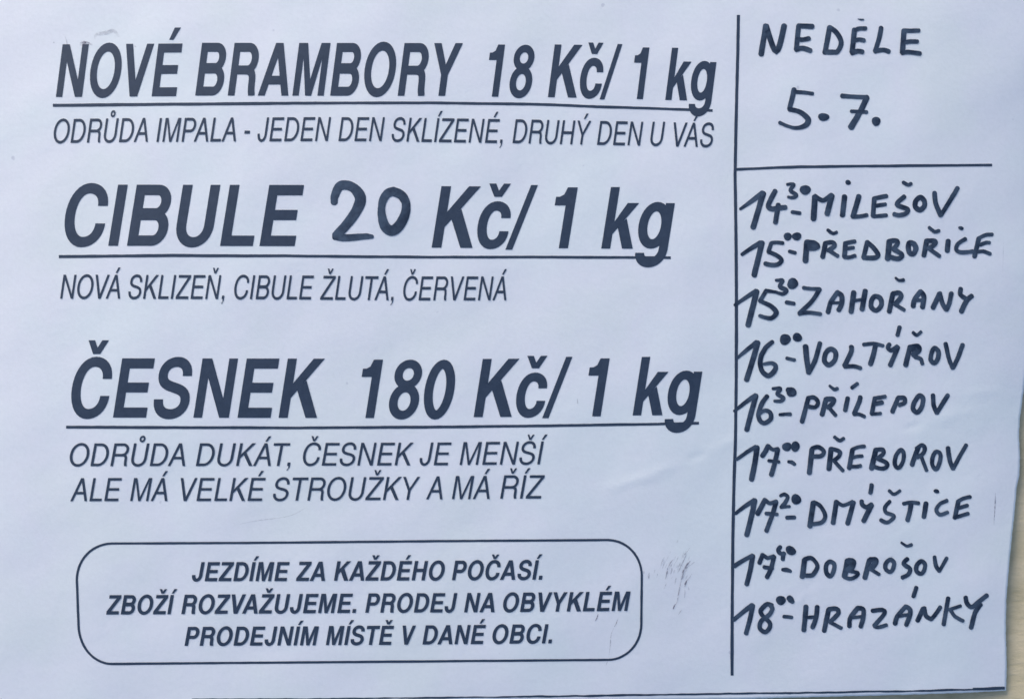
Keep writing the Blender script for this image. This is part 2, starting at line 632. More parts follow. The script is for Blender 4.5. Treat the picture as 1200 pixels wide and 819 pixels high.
        xs = x0 + v * .93 - 2
        q((xs, 168), (xs, 310), (x1 - 190, 532), (x1 - 12, 532))
        q((x1 - 168, 0), (x1, 0), (xs + 188, 350), (xs + 62, 262))
    elif ch == 'g':
        ring(x0, 0, x1 - 20, 546, v * .47, h * .45, .57)
        rect(x1 - v * .93, 20, x1, 532)
        P = [(x1 - v * .465, 60)] + quarter((x1 - v * .465, 0), (cx - 10, -217 + h * .45), False, .6) + \
            quarter((cx - 10, -217 + h * .45), (x0 + v * .5 + 10, -48), True, .55, first=False)
        st(P, False, v * .465, h * .46, v1=True)
    # accents
    ax = cx
    y0, y1 = 770.0, 936.0
    if ch == 'c':
        y0, y1 = 598.0, 752.0
    if acc == 'a':
        wd = 130 if bold else 92
        q((ax - 42, y0), (ax + 42 + (10 if bold else -12), y0), (ax + 55 + wd, y1), (ax + 50, y1))
    elif acc == 'v':
        wt = 118 if bold else 78
        ww = 168 if bold else 132
        q((ax - wt * .5, y0), (ax + wt * .42, y0), (ax - ww + wt * .92, y1), (ax - ww, y1))
        q((ax - wt * .42, y0), (ax + wt * .5, y0), (ax + ww, y1), (ax + ww - wt * .92, y1))
    elif acc == 'o':
        a = 30 if not bold else 40
        ring(ax - 105, 752, ax + 105, 962, a, a)
    return G

TAN = math.tan(R(12))
def set_word(text, xl, xr, yl, yr, cap, bold, parent, base, rnd, thin=1.0):
    """lay one printed word on the sheet between xl and xr, its foot from yl to yr, capitals cap high"""
    adv = ADV_B if bold else ADV_R
    pos, glyphs = 0.0, []
    for ch in text:
        b = ACC[ch][0] if ch in ACC else ch
        glyphs.append((ch, pos, glyph(ch, bold)))
        pos += adv[b]
        # kerning of the wide pairs
        nxt = text[text.index(ch) + 1] if text.index(ch) + 1 < len(text) else ''
        pr = b + (ACC[nxt][0] if nxt in ACC else nxt)
        pos -= {'AV': 70, 'VA': 70, 'OV': 30, 'LY': 60, 'TA': 70, 'PA': 60, 'LT': 50, 'KO': 20, 'T,': 70, 'AT': 60, 'AY': 60, 'Kc': 10, 'VY': 0}.get(pr, 0)
    sl = lambda x, y: x + TAN * y
    xs = []
    for ch, p, G in glyphs:
        for g in G:
            pts = g[1] if g[0] == 'q' else g[1] + g[2]
            xs += [sl(x + p, y) for x, y in pts]
    lo, hi = min(xs), max(xs)
    k = (xr - xl) / (hi - lo)
    ky = cap / H
    lay = 0
    for ch, p, G in glyphs:
        ink = Ink(base)
        def T(pt):
            x = xl + (sl(pt[0] + p, pt[1]) - lo) * k
            yb = yl + (yr - yl) * (x - xl) / max(1.0, xr - xl)
            return (x, yb - pt[1] * ky)
        for g in G:
            if g[0] == 'q':
                ink.patch(*[T(z) for z in g[1]])
            else:
                ink.strip([T(z) for z in g[1]], [T(z) for z in g[2]], g[3])
        kind = "printed_numeral" if ch.isdigit() else "printed_punctuation_mark" if ch in '.,-/' else "printed_letter"
        ink.make(kind, M_PRINT, parent)
    return k

rnd = random.Random(5)
def rule(pts, w, name, parent, base, rough=0.12, material=None, seed=1, label=None, closed=False, wf=None):
    """a printed line along pts (layout units), w wide, edges slightly uneven"""
    r_ = random.Random(seed)
    P = []
    n = len(pts)
    for i in range(n if closed else n - 1):
        a, b = pts[i], pts[(i + 1) % n]
        L = math.hypot(b[0] - a[0], b[1] - a[1])
        m = max(1, int(L / 5))
        P += [(a[0] + (b[0] - a[0]) * j / m, a[1] + (b[1] - a[1]) * j / m) for j in range(m)]
    if not closed:
        P.append(pts[-1])
    L_, R_ = [], []
    N = len(P)
    s1 = s2 = 0.0
    for i, (x, y) in enumerate(P):
        p, q_ = (P[(i - 1) % N], P[(i + 1) % N]) if closed else (P[max(0, i - 1)], P[min(N - 1, i + 1)])
        tx, ty = q_[0] - p[0], q_[1] - p[1]
        l = math.hypot(tx, ty) or 1
        s1 = s1 * .7 + r_.uniform(-rough, rough)
        s2 = s2 * .7 + r_.uniform(-rough, rough)
        hw = (w(i / N) if callable(w) else w) / 2
        L_.append((x - ty / l * (hw + s1), y + tx / l * (hw + s1)))
        R_.append((x + ty / l * (hw + s2), y - tx / l * (hw + s2)))
    ink = Ink(base)
    ink.strip(L_, R_, closed)
    return ink.make(name, material or M_PRINT, parent, label)

# (label, bold, underline, words)
LINES = [
 ('large bold heading "NOVÉ BRAMBORY 18 Kč/ 1 kg"', 1, [(62, 123.8), (200, 122.5), (350, 121.2), (500, 120.8), (630, 122.5), (700, 125.3), (770, 127.5), (835, 129.8)],
  [("NOVÉ", 65.5, 213.9, 114, 113, 61.6), ("BRAMBORY", 228.8, 542.5, 112.3, 112.7, 61.7), ("18", 573, 626.3, 113.6, 114, 61.7), ("Kč/", 642, 729.3, 114.2, 115.6, 61.8),
   ("1", 743, 761, 116.4, 116.6, 61.2), ("kg", 779.5, 839.5, 117.4, 118.6, 61.2)]),
 ('thin line "ODRŮDA IMPALA - JEDEN DEN SKLÍZENÉ, DRUHÝ DEN U VÁS"', 0, None,
  [("ODRŮDA", 63, 173.3, 168, 166.5, 28), ("IMPALA", 183.3, 276.5, 166.7, 166, 28), ("-", 286.3, 293, 166, 166, 28), ("JEDEN", 301.8, 388, 166, 165.5, 28),
   ("DEN", 396.5, 451, 165.7, 165.7, 28), ("SKLÍZENÉ,", 459, 589, 166, 168, 28), ("DRUHÝ", 600.5, 693, 168, 170, 28), ("DEN", 699.5, 753.8, 170, 171, 28),
   ("U", 762, 779.5, 171, 171, 28), ("VÁS", 789.3, 836.5, 172, 172.6, 28.2)]),
 ('large bold heading "CIBULE 20 Kč/ 1 kg" with the 20 drawn by hand', 1, [(69, 300.8), (200, 299.5), (330, 300), (500, 301.4), (640, 301.4), (786, 302)],
  [("CIBULE", 75.8, 356.3, 288, 288.5, 71.5), ("Kč/", 505.8, 630.3, 290.3, 291, 72), ("1", 650, 677, 291, 291, 72), ("kg", 704.5, 790.8, 291.4, 291.6, 72)]),
 ('thin line "NOVÁ SKLIZEŇ, CIBULE ŽLUTÁ, ČERVENÁ"', 0, None,
  [("NOVÁ", 70.5, 141.5, 350, 350, 28), ("SKLIZEŇ,", 150.5, 263, 350.2, 350.5, 28), ("CIBULE", 274.5, 368, 350.5, 351, 28), ("ŽLUTÁ,", 375, 461.3, 351.2, 352, 28),
   ("ČERVENÁ", 472.5, 594, 352, 352, 28)]),
 ('large bold heading "ČESNEK 180 Kč/ 1 kg"', 1, [(77.5, 500.3), (200, 500.7), (350, 501.2), (500, 500.2), (650, 498.6), (750, 497), (819, 495.6)],
  [("ČESNEK", 83.6, 380.8, 489, 489.5, 69.3), ("180", 423.8, 533.3, 489.6, 489.6, 69), ("Kč/", 555, 670.8, 488.6, 487.8, 68), ("1", 689.5, 714.4, 487.7, 487.6, 68.5),
   ("kg", 741.3, 823, 486.6, 486, 68.4)]),
 ('thin line "ODRŮDA DUKÁT, ČESNEK JE MENŠÍ"', 0, None,
  [("ODRŮDA", 81.8, 217, 546, 545.8, 26.6), ("DUKÁT,", 229.5, 340.5, 545.8, 545.6, 26.6), ("ČESNEK", 355, 485, 545.4, 545, 26.6), ("JE", 491.8, 529.2, 545, 544.8, 26.6),
   ("MENŠÍ", 538.5, 641.8, 544.6, 543.8, 26.8)]),
 ('thin line "ALE MÁ VELKÉ STROUŽKY A MÁ ŘÍZ"', 0, None,
  [("ALE", 82.3, 143, 587, 586.8, 27), ("MÁ", 152.5, 197, 586.8, 586.8, 27), ("VELKÉ", 211.8, 311.5, 586.8, 586.6, 27), ("STROUŽKY", 320, 492.5, 586.5, 585.3, 27),
   ("A", 499.2, 518.5, 584.8, 584.8, 27), ("MÁ", 529.5, 574.6, 584.6, 584.4, 27.2), ("ŘÍZ", 586, 638.5, 584, 583.8, 27.3)]),
 ('small bold line "JEZDÍME ZA KAŽDÉHO POČASÍ."', 1, None,
  [("JEZDÍME", 225, 339.5, 680.6, 680.4, 22.4), ("ZA", 346.8, 380.8, 680.3, 680.2, 22.6), ("KAŽDÉHO", 391.3, 521.3, 680, 679.5, 22.8), ("POČASÍ.", 529.5, 635.8, 679.3, 678.7, 22.8)]),
 ('small bold line "ZBOŽÍ ROZVAŽUJEME. PRODEJ NA OBVYKLÉM"', 1, None,
  [("ZBOŽÍ", 124.3, 208, 719.5, 719.2, 22.6), ("ROZVAŽUJEME.", 212.5, 417.5, 719, 717.6, 22.6), ("PRODEJ", 428, 536, 717.4, 717, 22.6), ("NA", 543.8, 579.5, 717, 716.8, 22.7),
   ("OBVYKLÉM", 589.5, 739, 716.8, 715.2, 22.7)]),
 ('small bold line "PRODEJNÍM MÍSTĚ V DANÉ OBCI."', 1, None,
  [("PRODEJNÍM", 216.3, 373.8, 756.2, 755.5, 22.2), ("MÍSTĚ", 381.8, 461.8, 755.3, 755, 22.4), ("V", 471.8, 487.5, 754.8, 754.8, 22.4), ("DANÉ", 495, 569.5, 754.6, 754, 22.4),
   ("OBCI.", 577, 647, 753.8, 753.2, 22.4)]),
]
for li, (label, bold, under, words) in enumerate(LINES):
    part = empty("printed_heading" if under else "printed_line", root, label)
    if under:
        rule(under, lambda t: 3.5 - 0.5 * t, "underline", part, 1, seed=li)
        for wd in words:
            set_word(*wd, bold, part, 3, rnd)
    else:
        for wd in words:
            set_word(*wd, bold, part, 12, rnd)
    if 'CIBULE 20' in label:
        heading20 = part

# rounded box round the last three lines
def frame_path():
    P = []
    def arc(cx, cy, rx, ry, a0, a1, n=14):
        for i in range(n + 1):
            a = R(a0 + (a1 - a0) * i / n)
            ca, sa = math.cos(a), math.sin(a)
            P.append((cx + rx * ca, cy - ry * sa))
    arc(712, 674, 40, 41.6, 90, 0)
    arc(712.5, 731, 39, 41.6, 0, -90)
    arc(131, 731, 39, 46.4, -90, -180)
    arc(131, 679, 41, 42.5, 180, 90)
    P.append((300, 635.7)); P.append((500, 633.8))
    return P
rule(frame_path(), 2.7, "rounded_frame", root, 1, rough=0.08, seed=11, closed=True, label="thin black frame with rounded corners round three small lines")
rule([(865.3, 18), (864, 80), (862.4, 150), (861.2, 205), (862.3, 270), (862.8, 330), (862.9, 390), (862.7, 440), (862.2, 490), (861.6, 520), (860, 570), (858.8, 630), (858, 700), (857.8, 791)],
     3.7, "column_rule", root, 1, rough=0.1, seed=12, label="upright ruled line between the prices and the timetable")
rule([(863, 198.8), (900, 197), (938, 195.8), (1000, 195), (1080, 194.4), (1162.5, 193.8)], 3.1, "cross_rule", root, 4, rough=0.15, seed=13, label="level ruled line under the date")
rule([(225, 818.9), (300, 818.4), (400, 817.8), (500, 817), (600, 816), (700, 814.6), (800, 813), (900, 811.9), (1000, 810.4), (1080, 808.9), (1140, 807.4)],
     lambda t: 1.5 + 0.7 * min(1, t * 1.4), "border_line", root, 1, rough=0.28, seed=14, label="thin dark line along the cut bottom edge")
rule([(1140, 806.6), (1158, 806.1), (1177.5, 805.5)], 3.3, "border_line", root, 2, rough=0.3, seed=15)

# ------------------------------------------------------------------ marker strokes
def smooth(pts, n=6):
    """Catmull-Rom through pts [(x, y, r)]"""
    if len(pts) == 2:
        a, b = pts
        m = max(3, int(math.hypot(b[0] - a[0], b[1] - a[1]) / 3))
        return [tuple(a[k] + (b[k] - a[k]) * i / m for k in range(3)) for i in range(m + 1)]
    out = []
    P = [pts[0]] + pts + [pts[-1]]
    for i in range(1, len(P) - 2):
        p0, p1, p2, p3 = P[i - 1], P[i], P[i + 1], P[i + 2]
        for j in range(n):
            t = j / n
            out.append(tuple(0.5 * (2 * p1[k] + (p2[k] - p0[k]) * t + (2 * p0[k] - 5 * p1[k] + 4 * p2[k] - p3[k]) * t * t +
                                    (3 * p1[k] - p0[k] - 3 * p2[k] + p3[k]) * t ** 3) for k in range(3)))
    out.append(pts[-1])
    return out

def marker(ink, pts, r_, closed=False, wob=0.13, even=False):
    if closed:
        pts = pts[:-1] if pts[0][:2] == pts[-1][:2] else pts
        n = len(pts)
        ext = [pts[-1]] + pts + [pts[0], pts[1]]
        P = smooth(ext, 6)[6:-7]
    else:
        P = smooth(pts)
    n = len(P)
    L, Rr = [], []
    s1 = s2 = 0
    rise = 0.0000005
    for i, (x, y, r) in enumerate(P):
        p, q = (P[(i - 1) % n], P[(i + 1) % n]) if closed else (P[max(0, i - 1)], P[min(n - 1, i + 1)])
        tx, ty = q[0] - p[0], q[1] - p[1]
        l = math.hypot(tx, ty) or 1
        s1 = s1 * .8 + r_.uniform(-wob, wob)
        s2 = s2 * .8 + r_.uniform(-wob, wob)
        L.append((x - ty / l * (r + s1), y + tx / l * (r + s1)))
        Rr.append((x + ty / l * (r + s2), y - tx / l * (r + s2)))
    d0, d1 = r_.uniform(.62, .95), r_.uniform(.2, .6)
    if even:
        d0, d1 = .5, .4
    ph = r_.uniform(0, 6)
    dn = lambda t: max(0.0, min(1.0, d0 + (d1 - d0) * t ** 1.5 + 0.12 * math.sin(ph + 7 * t)))
    if closed:
        ink.strip(L, Rr, True, dens=[dn(0.5 + 0.4 * math.sin(6.283 * i / n)) for i in range(n)])
        return
    # round ends
    def cap(i0, i1, flip):
        (x, y, r), (x2, y2, _r) = P[i0], P[i1]
        a0 = math.atan2(y - y2, x - x2)
        Lc, Rc = [], []
        for k in (0.98, 0.9, 0.75, 0.5, 0.25):
            c = math.sqrt(1 - k * k)
            cx_, cy_ = x + math.cos(a0) * r * k * .85, y + math.sin(a0) * r * k * .85
            nx_, ny_ = -math.sin(a0) * r * c, math.cos(a0) * r * c
            if flip:
                nx_, ny_ = -nx_, -ny_
            Lc.append((cx_ + nx_, cy_ + ny_))
            Rc.append((cx_ - nx_, cy_ - ny_))
        return Lc, Rc
    La, Ra = cap(0, 1, True)
    Lb, Rb = cap(-1, -2, False)
    D = [dn(0.0)] * len(La) + [dn(i / n) for i in range(n)] + [dn(1.0)] * len(Lb)
    ink.strip(La + L + Lb[::-1], Ra + Rr + Rb[::-1], False, rise=rise, dens=D)

def blob(ink, cx, cy, rx, ry, r_, ang=0.0):
    ring = []
    ph = r_.uniform(0, 6)
    for i in range(22):
        a = 2 * math.pi * i / 22
        k = 1 + 0.05 * math.sin(2 * a + ph) + 0.035 * math.sin(3 * a + 2 * ph) + r_.uniform(-.02, .02)
        x, y = rx * math.cos(a) * k, ry * math.sin(a) * k
        ring.append((cx + x * math.cos(ang) - y * math.sin(ang), cy + x * math.sin(ang) + y * math.cos(ang)))
    ink.fan((cx, cy), ring)

# Every character: (kind, [strokes]); stroke = "r x y x y ..."; "c r ..." closed; "b rx ry x y [deg]" a dot; "v x y r x y r ..." own radii
# kind: n numeral, l letter, d dash, p full stop
HAND = [
 (880, 10, 5.117, "weekday NEDĚLE written by hand at the top of the column", [
   ('l', ["17 61 276 88 106", "17 92 108 152 262 199 106"]),
   ('l', ["15 271 246 285 108", "15 285 106 368 110", "14 280 187 312 188 347 182", "15 270 248 310 240 355 254"]),
   ('l', ["16 443 266 472 115", "15 472 116 515 150 541 205 520 258 495 264 452 263"]),
   ('l', ["16 605 262 620 130", "13 620 132 650 122 686 121", "13 612 200 645 188 677 194", "15 605 268 640 258 667 262", "v 642 66 3 658 69 5 676 68 3"]),
   ('l', ["14 780 118 765 190 744 256", "14 744 258 790 250 826 260"]),
   ('l', ["16 907 265 917 135", "13 917 134 960 135 1005 134", "13 914 206 957 200 996 200", "14 907 268 942 263 1012 272"]),
 ]),
 (880, 10, 5.117, "date 5.7. written by hand under the weekday", [
   ('n', ["v 258 487 15 246 540 15 231 603 15", "12 262 502 310 505 368 512", "v 230 606 14 292 622 14 342 665 17 326 702 15 270 718 12 218 706 10 172 686 11"]),
   ('p', ["b 33 24 435 652"]),
   ('n', ["v 547 526 15 600 530 12 690 533 13", "v 692 540 17 657 615 17 600 712 20", "11 602 618 694 623", "b 18 17 693 537"]),
   ('p', ["b 28 26 750 678"]),
 ]),
 (860, 205, 8, "handwritten stop at 14 30 in MILEŠOV", [
   ('n', ["v 60 320 14 170 245 22 268 172 26", "27 275 175 235 310 180 492"]),
   ('n', ["23 386 152 322 282 350 318 420 312 482 305", "24 415 282 388 445"]),
   ('n', ["v 500 90 14 562 92 17 528 145 19 586 188 19 558 214 17 508 208 13"]),
   ('n', ["b 50 47 668 142"]),
   ('d', ["18 546 350 618 360"]),
   ('l', ["28 758 208 745 412", "22 760 200 835 240 915 190", "26 918 198 874 366"]),
   ('l', ["26 1036 205 1016 378", "b 28 22 1070 72 30"]),
   ('l', ["25 1170 202 1115 390", "19 1115 395 1170 390 1245 378"]),
   ('l', ["23 1316 222 1304 385", "20 1315 222 1430 200", "19 1330 290 1418 277", "18 1310 390 1360 386 1428 380"]),
   ('l', ["22 1595 205 1526 278 1625 322 1610 362 1552 378 1502 370", "17 1587 72 1632 96 1660 84"]),
   ('l', ["c 24 1745 212 1784 245 1782 295 1742 328 1700 298 1705 245"]),
   ('l', ["v 1880 170 22 1888 258 24 1936 378 24", "v 1940 376 22 2020 250 22 2095 125 22"]),
 ]),
 (860, 262, 8, "handwritten stop at 15 00 in PŘEDBOŘICE", [
   ('n', ["v 76 290 17 160 235 20 245 182 24", "27 262 182 230 320 190 483"]),
   ('n', ["17 458 184 400 178 348 184", "19 348 186 322 262", "20 322 265 402 300 446 345 410 383 350 388 292 376"]),
   ('n', ["b 40 36 504 123"]), ('n', ["b 43 39 588 121"]),
   ('d', ["17 520 262 575 276"]),
   ('l', ["27 684 174 670 350", "v 688 170 20 752 182 22 786 214 24 752 236 22 700 238 18", "20 700 205 770 212"]),
   ('l', ["24 858 185 832 313", "21 858 184 925 178 942 212 882 252", "19 885 250 930 278 972 305", "16 880 62 925 92 962 82"]),
   ('l', ["23 1045 190 1036 310", "19 1038 186 1132 168", "18 1050 237 1118 227", "19 1036 316 1080 316 1134 303"]),
   ('l', ["23 1250 175 1215 316", "22 1250 176 1300 222 1350 290 1330 318 1275 322 1215 320"]),
   ('l', ["27 1456 168 1440 330", "22 1458 166 1520 160 1534 188 1496 236", "22 1496 242 1575 292 1540 330 1446 310"]),
   ('l', ["c 25 1645 182 1690 195 1706 240 1680 285 1645 272 1634 225"]),
   ('l', ["24 1806 162 1780 298", "22 1808 162 1878 164 1884 192 1826 236", "19 1830 236 1925 305", "16 1830 38 1880 77 1922 68"]),
   ('l', ["25 2008 165 2000 255"]),
   ('l', ["20 2168 146 2100 190 2084 245 2130 270 2235 262", "b 26 18 2128 44 25"]),
   ('l', ["23 2295 142 2255 308", "18 2290 140 2360 108 2420 103", "17 2310 200 2360 180 2395 180", "17 2280 266 2340 262 2402 285"]),
 ]),
 (855, 320, 8, "handwritten stop at 15 30 in ZAHOŘANY", [
   ('n', ["v 50 300 16 150 230 20 245 170 24", "27 252 172 215 320 173 488"]),
   ('n', ["v 440 180 15 395 172 17 340 165 19", "20 340 168 284 262", "v 285 262 19 382 308 22 435 368 25 395 420 22 330 415 18 280 400 16"]),
   ('n', ["v 435 68 14 498 70 18 470 125 21 530 162 22 500 195 19 450 186 15"]),
   ('n', ["b 52 52 590 99"]),
   ('d', ["19 532 275 602 287"]),
   ('l', ["18 692 138 760 148 842 150", "22 842 152 770 265 655 376", "19 652 382 740 370 850 384"]),
   ('l', ["23 922 366 948 272 1008 184", "24 1008 182 1050 215 1048 290 1022 345", "15 945 280 1032 280"]),
   ('l', ["25 1162 182 1138 362", "15 1155 262 1250 245", "25 1270 168 1240 338"]),
   ('l', ["c 23 1365 218 1415 240 1420 305 1375 350 1330 322 1330 260"]),
   ('l', ["24 1530 195 1495 360", "23 1532 192 1590 186 1604 225 1550 292", "18 1560 300 1634 345", "v 1556 46 12 1590 68 15 1628 66 18"]),
   ('l', ["24 1720 310 1735 245 1788 175", "24 1788 174 1820 220 1808 320", "17 1738 256 1812 252"]),
   ('l', ["24 1906 324 1965 195", "22 1970 190 1995 285 2032 342", "22 2032 342 2058 280 2078 190"]),
   ('l', ["22 2165 148 2162 200 2210 238", "24 2268 216 2220 262 2172 360"]),
 ]),
 (855, 380, 8, "handwritten stop at 16 00 in VOLTÝŘOV", [
   ('n', ["v 75 312 15 160 240 20 250 170 24", "26 262 172 225 310 158 518"]),
   ('n', ["v 400 165 20 335 225 23 288 325 24 300 430 24 360 480 24 415 440 24 430 390 22 390 362 18 320 372 14"]),
   ('n', ["b 54 50 520 142"]), ('n', ["b 44 42 634 122"]),
   ('d', ["17 536 318 608 334"]),
   ('l', ["27 710 208 722 330 740 448", "23 742 452 800 340 845 178"]),
   ('l', ["c 24 945 232 992 262 985 335 932 382 888 345 900 270"]),
   ('l', ["24 1140 212 1135 265 1078 386", "19 1078 396 1160 392 1226 410"]),
   ('l', ["18 1256 190 1350 182 1436 200", "24 1366 200 1345 290 1320 372"]),
   ('l', ["21 1496 188 1484 218 1516 244 1568 208", "23 1575 216 1540 300 1505 382", "21 1592 28 1573 100"]),
   ('l', ["24 1690 212 1650 382", "26 1700 215 1764 208 1770 245 1722 285", "20 1720 245 1745 238", "20 1738 304 1790 325 1806 368", "17 1720 78 1755 100 1792 72"]),
   ('l', ["c 22 1920 222 1956 255 1950 320 1920 362 1885 330 1895 260"]),
   ('l', ["21 2024 182 2058 330 2090 408", "21 2092 408 2135 320 2184 192"]),
 ]),
 (855, 442, 8, "handwritten stop at 16 30 in PŘÍLEPOV", [
   ('n', ["v 45 316 15 140 240 20 240 170 23", "25 245 172 205 320 160 490"]),
   ('n', ["v 350 178 22 300 250 23 270 345 23 285 405 22 330 428 22 384 385 22 376 328 21 330 310 19 285 335 16"]),
   ('n', ["v 405 106 15 475 106 19 446 155 20 504 192 20 480 222 18 420 222 14"]),
   ('n', ["v 545 118 24 585 125 30 600 140 28", "b 46 42 578 142"]),
   ('d', ["v 470 350 15 520 346 17 568 346 19"]),
   ('l', ["22 735 200 706 310 678 415", "20 732 195 790 188 828 235 800 280 735 272"]),
   ('l', ["24 903 205 866 348", "24 908 205 972 205 968 240 925 282", "19 942 296 992 355", "v 938 80 13 980 113 16 1008 106 18"]),
   ('l', ["22 1106 196 1082 308", "18 1146 98 1196 60"]),
   ('l', ["22 1224 186 1210 240 1168 338", "18 1165 345 1210 345 1262 368"]),
   ('l', ["22 1360 196 1332 338", "18 1362 196 1458 180", "21 1352 252 1428 236", "16 1330 345 1414 338"]),
   ('l', ["22 1575 200 1550 260 1526 322", "22 1578 194 1634 194 1640 236 1592 258"]),
   ('l', ["c 23 1776 172 1812 200 1800 275 1758 328 1718 295 1730 235"]),
   ('l', ["21 1905 168 1912 260 1940 332", "21 1944 332 1990 255 2044 168"]),
 ]),
 (855, 508, 8, "handwritten stop at 17 00 in PŘEBOROV", [
   ('n', ["v 66 240 16 150 180 19 242 124 21", "25 256 128 235 280 205 428"]),
   ('n', ["v 306 208 22 335 165 23 360 114 22", "v 362 116 20 402 148 18 452 142 18", "23 450 148 420 280 390 384", "15 365 252 462 264"]),
   ('n', ["b 44 43 536 122"]), ('n', ["b 42 48 616 120"]),
   ('d', ["v 552 262 15 585 268 18 610 286 16"]),
   ('l', ["25 770 150 758 260 746 365", "21 772 140 830 126 880 165 858 206 792 212"]),
   ('l', ["24 950 142 930 330", "20 958 142 1030 168 1024 212 975 250", "18 980 255 1060 345", "17 984 32 1030 64 1068 45"]),
   ('l', ["22 1150 152 1120 322", "18 1148 148 1205 124 1262 118", "17 1148 225 1190 213 1240 208", "18 1128 308 1190 306 1226 300"]),
   ('l', ["25 1370 152 1330 324", "21 1374 150 1434 150 1436 190 1385 230", "20 1392 236 1476 280 1450 324 1380 318 1348 302"]),
   ('l', ["c 20 1600 152 1630 180 1624 258 1584 318 1548 290 1555 210"]),
   ('l', ["23 1768 130 1740 200 1710 290", "20 1752 138 1800 106 1828 135 1812 186 1760 220", "19 1800 225 1845 342"]),
   ('l', ["c 20 1936 168 1974 192 1968 270 1934 332 1900 290 1906 212"]),
   ('l', ["22 2046 134 2064 255 2092 324", "20 2096 326 2140 240 2216 108"]),
 ]),
 (855, 565, 8, "handwritten stop at 17 20 in DMÝŠTICE", [
   ('n', ["v 55 290 16 140 225 20 228 166 22", "24 235 168 205 310 160 492"]),
   ('n', ["24 262 292 330 164", "18 338 166 375 195 438 176", "22 435 182 400 300 345 452", "17 340 290 445 298"]),
   ('n', ["v 475 126 14 512 112 17 544 138 18 520 190 20 482 232 18", "15 482 232 560 225"]),
   ('n', ["b 46 50 623 158"]),
   ('d', ["19 536 330 608 328"]),
   ('l', ["26 783 192 752 408", "20 790 186 850 222 894 310 862 374 772 390"]),
   ('l', ["24 1000 182 970 378", "18 1005 182 1062 214 1150 180", "23 1160 188 1105 384"]),
   ('l', ["21 1236 176 1245 210 1285 230 1330 206", "23 1330 212 1255 360", "21 1330 24 1318 96"]),
   ('l', ["18 1500 178 1456 232 1465 282 1536 310 1522 345 1472 375 1416 352", "16 1496 78 1540 110 1595 78"]),
   ('l', ["18 1630 198 1700 186 1770 195", "23 1700 200 1686 280 1668 352"]),
   ('l', ["23 1840 196 1820 322"]),
   ('l', ["19 2035 170 1970 200 1936 258 1972 300 2040 280", "b 28 19 1938 82 25"]),
   ('l', ["22 2142 178 2110 330", "18 2136 180 2190 150 2254 136", "18 2145 240 2228 216", "18 2110 330 2235 292"]),
 ]),
 (855, 630, 8, "handwritten stop at 17 40 in DOBROŠOV", [
   ('n', ["v 45 262 22 130 208 20 210 164 21", "23 216 168 190 310 160 432"]),
   ('n', ["22 280 232 308 158", "18 315 160 355 185 410 170", "22 414 176 388 280 350 366", "18 322 272 400 284"]),
   ('n', ["20 474 84 455 112 472 142 512 148", "20 505 142 498 200"]),
   ('n', ["b 50 42 572 117 35"]),
   ('d', ["v 496 296 16 535 300 20 572 312 14"]),
   ('l', ["26 700 208 680 362", "21 704 198 770 190 822 260 792 330 762 350 714 350"]),
   ('l', ["c 21 940 222 980 248 970 325 940 358 905 320 905 252"]),
   ('l', ["27 1105 212 1076 358", "30 1115 215 1156 225 1140 275 1112 298", "18 1120 308 1200 326 1186 358 1135 380 1075 366"]),
   ('l', ["25 1310 208 1268 372", "27 1320 204 1366 206 1362 240 1322 288", "17 1335 300 1400 340"]),
   ('l', ["c 20 1505 202 1540 230 1530 288 1500 318 1460 288 1465 236"]),
   ('l', ["21 1665 197 1630 240 1690 290 1674 340 1620 370", "v 1610 44 12 1660 74 14 1702 64 18"]),
   ('l', ["c 20 1795 216 1830 245 1820 308 1790 334 1750 308 1755 252"]),
   ('l', ["v 1920 178 18 1934 262 20 1965 308 20", "17 1968 308 2035 188"]),
 ]),
 (855, 685, 8, "handwritten stop at 18 00 in HRAZÁNKY", [
   ('n', ["v 40 325 20 130 250 20 212 190 23", "23 216 194 190 320 155 452"]),
   ('n', ["21 395 190 345 182 290 240 312 292 372 350 374 400 330 440 282 400 300 332 368 280 398 225 385 192"]),
   ('n', ["b 45 46 480 144"]), ('n', ["v 558 122 28 575 140 30 590 158 20"]),
   ('d', ["17 508 296 582 303"]),
   ('l', ["24 715 202 695 422", "16 710 306 795 300", "22 820 204 808 310 776 396"]),
   ('l', ["23 928 230 886 428", "21 930 226 1000 222 1018 265 940 345", "18 942 348 1045 402"]),
   ('l', ["22 1122 385 1130 310 1200 215", "22 1200 215 1250 230 1250 310 1228 388", "16 1140 305 1240 295"]),
   ('l', ["20 1338 242 1430 232 1450 268 1355 380", "19 1358 386 1395 396 1468 376"]),
   ('l', ["22 1550 362 1572 290 1645 206", "22 1645 202 1690 228 1686 292 1655 372", "17 1585 292 1680 276", "20 1748 24 1722 106"]),
   ('l', ["23 1762 332 1814 222", "21 1824 216 1842 290 1890 320", "20 1890 320 1930 272 1974 208"]),
   ('l', ["21 2048 124 2006 368", "17 2162 196 2060 232", "18 2072 238 2110 292 2186 335"]),
   ('l', ["22 2212 118 2226 172 2268 206 2330 160 2410 98", "22 2352 184 2300 262 2262 400"]),
 ]),
]
KIND = dict(n="handwritten_numeral", l="handwritten_letter", d="handwritten_dash", p="handwritten_full_stop")
hr = random.Random(21)
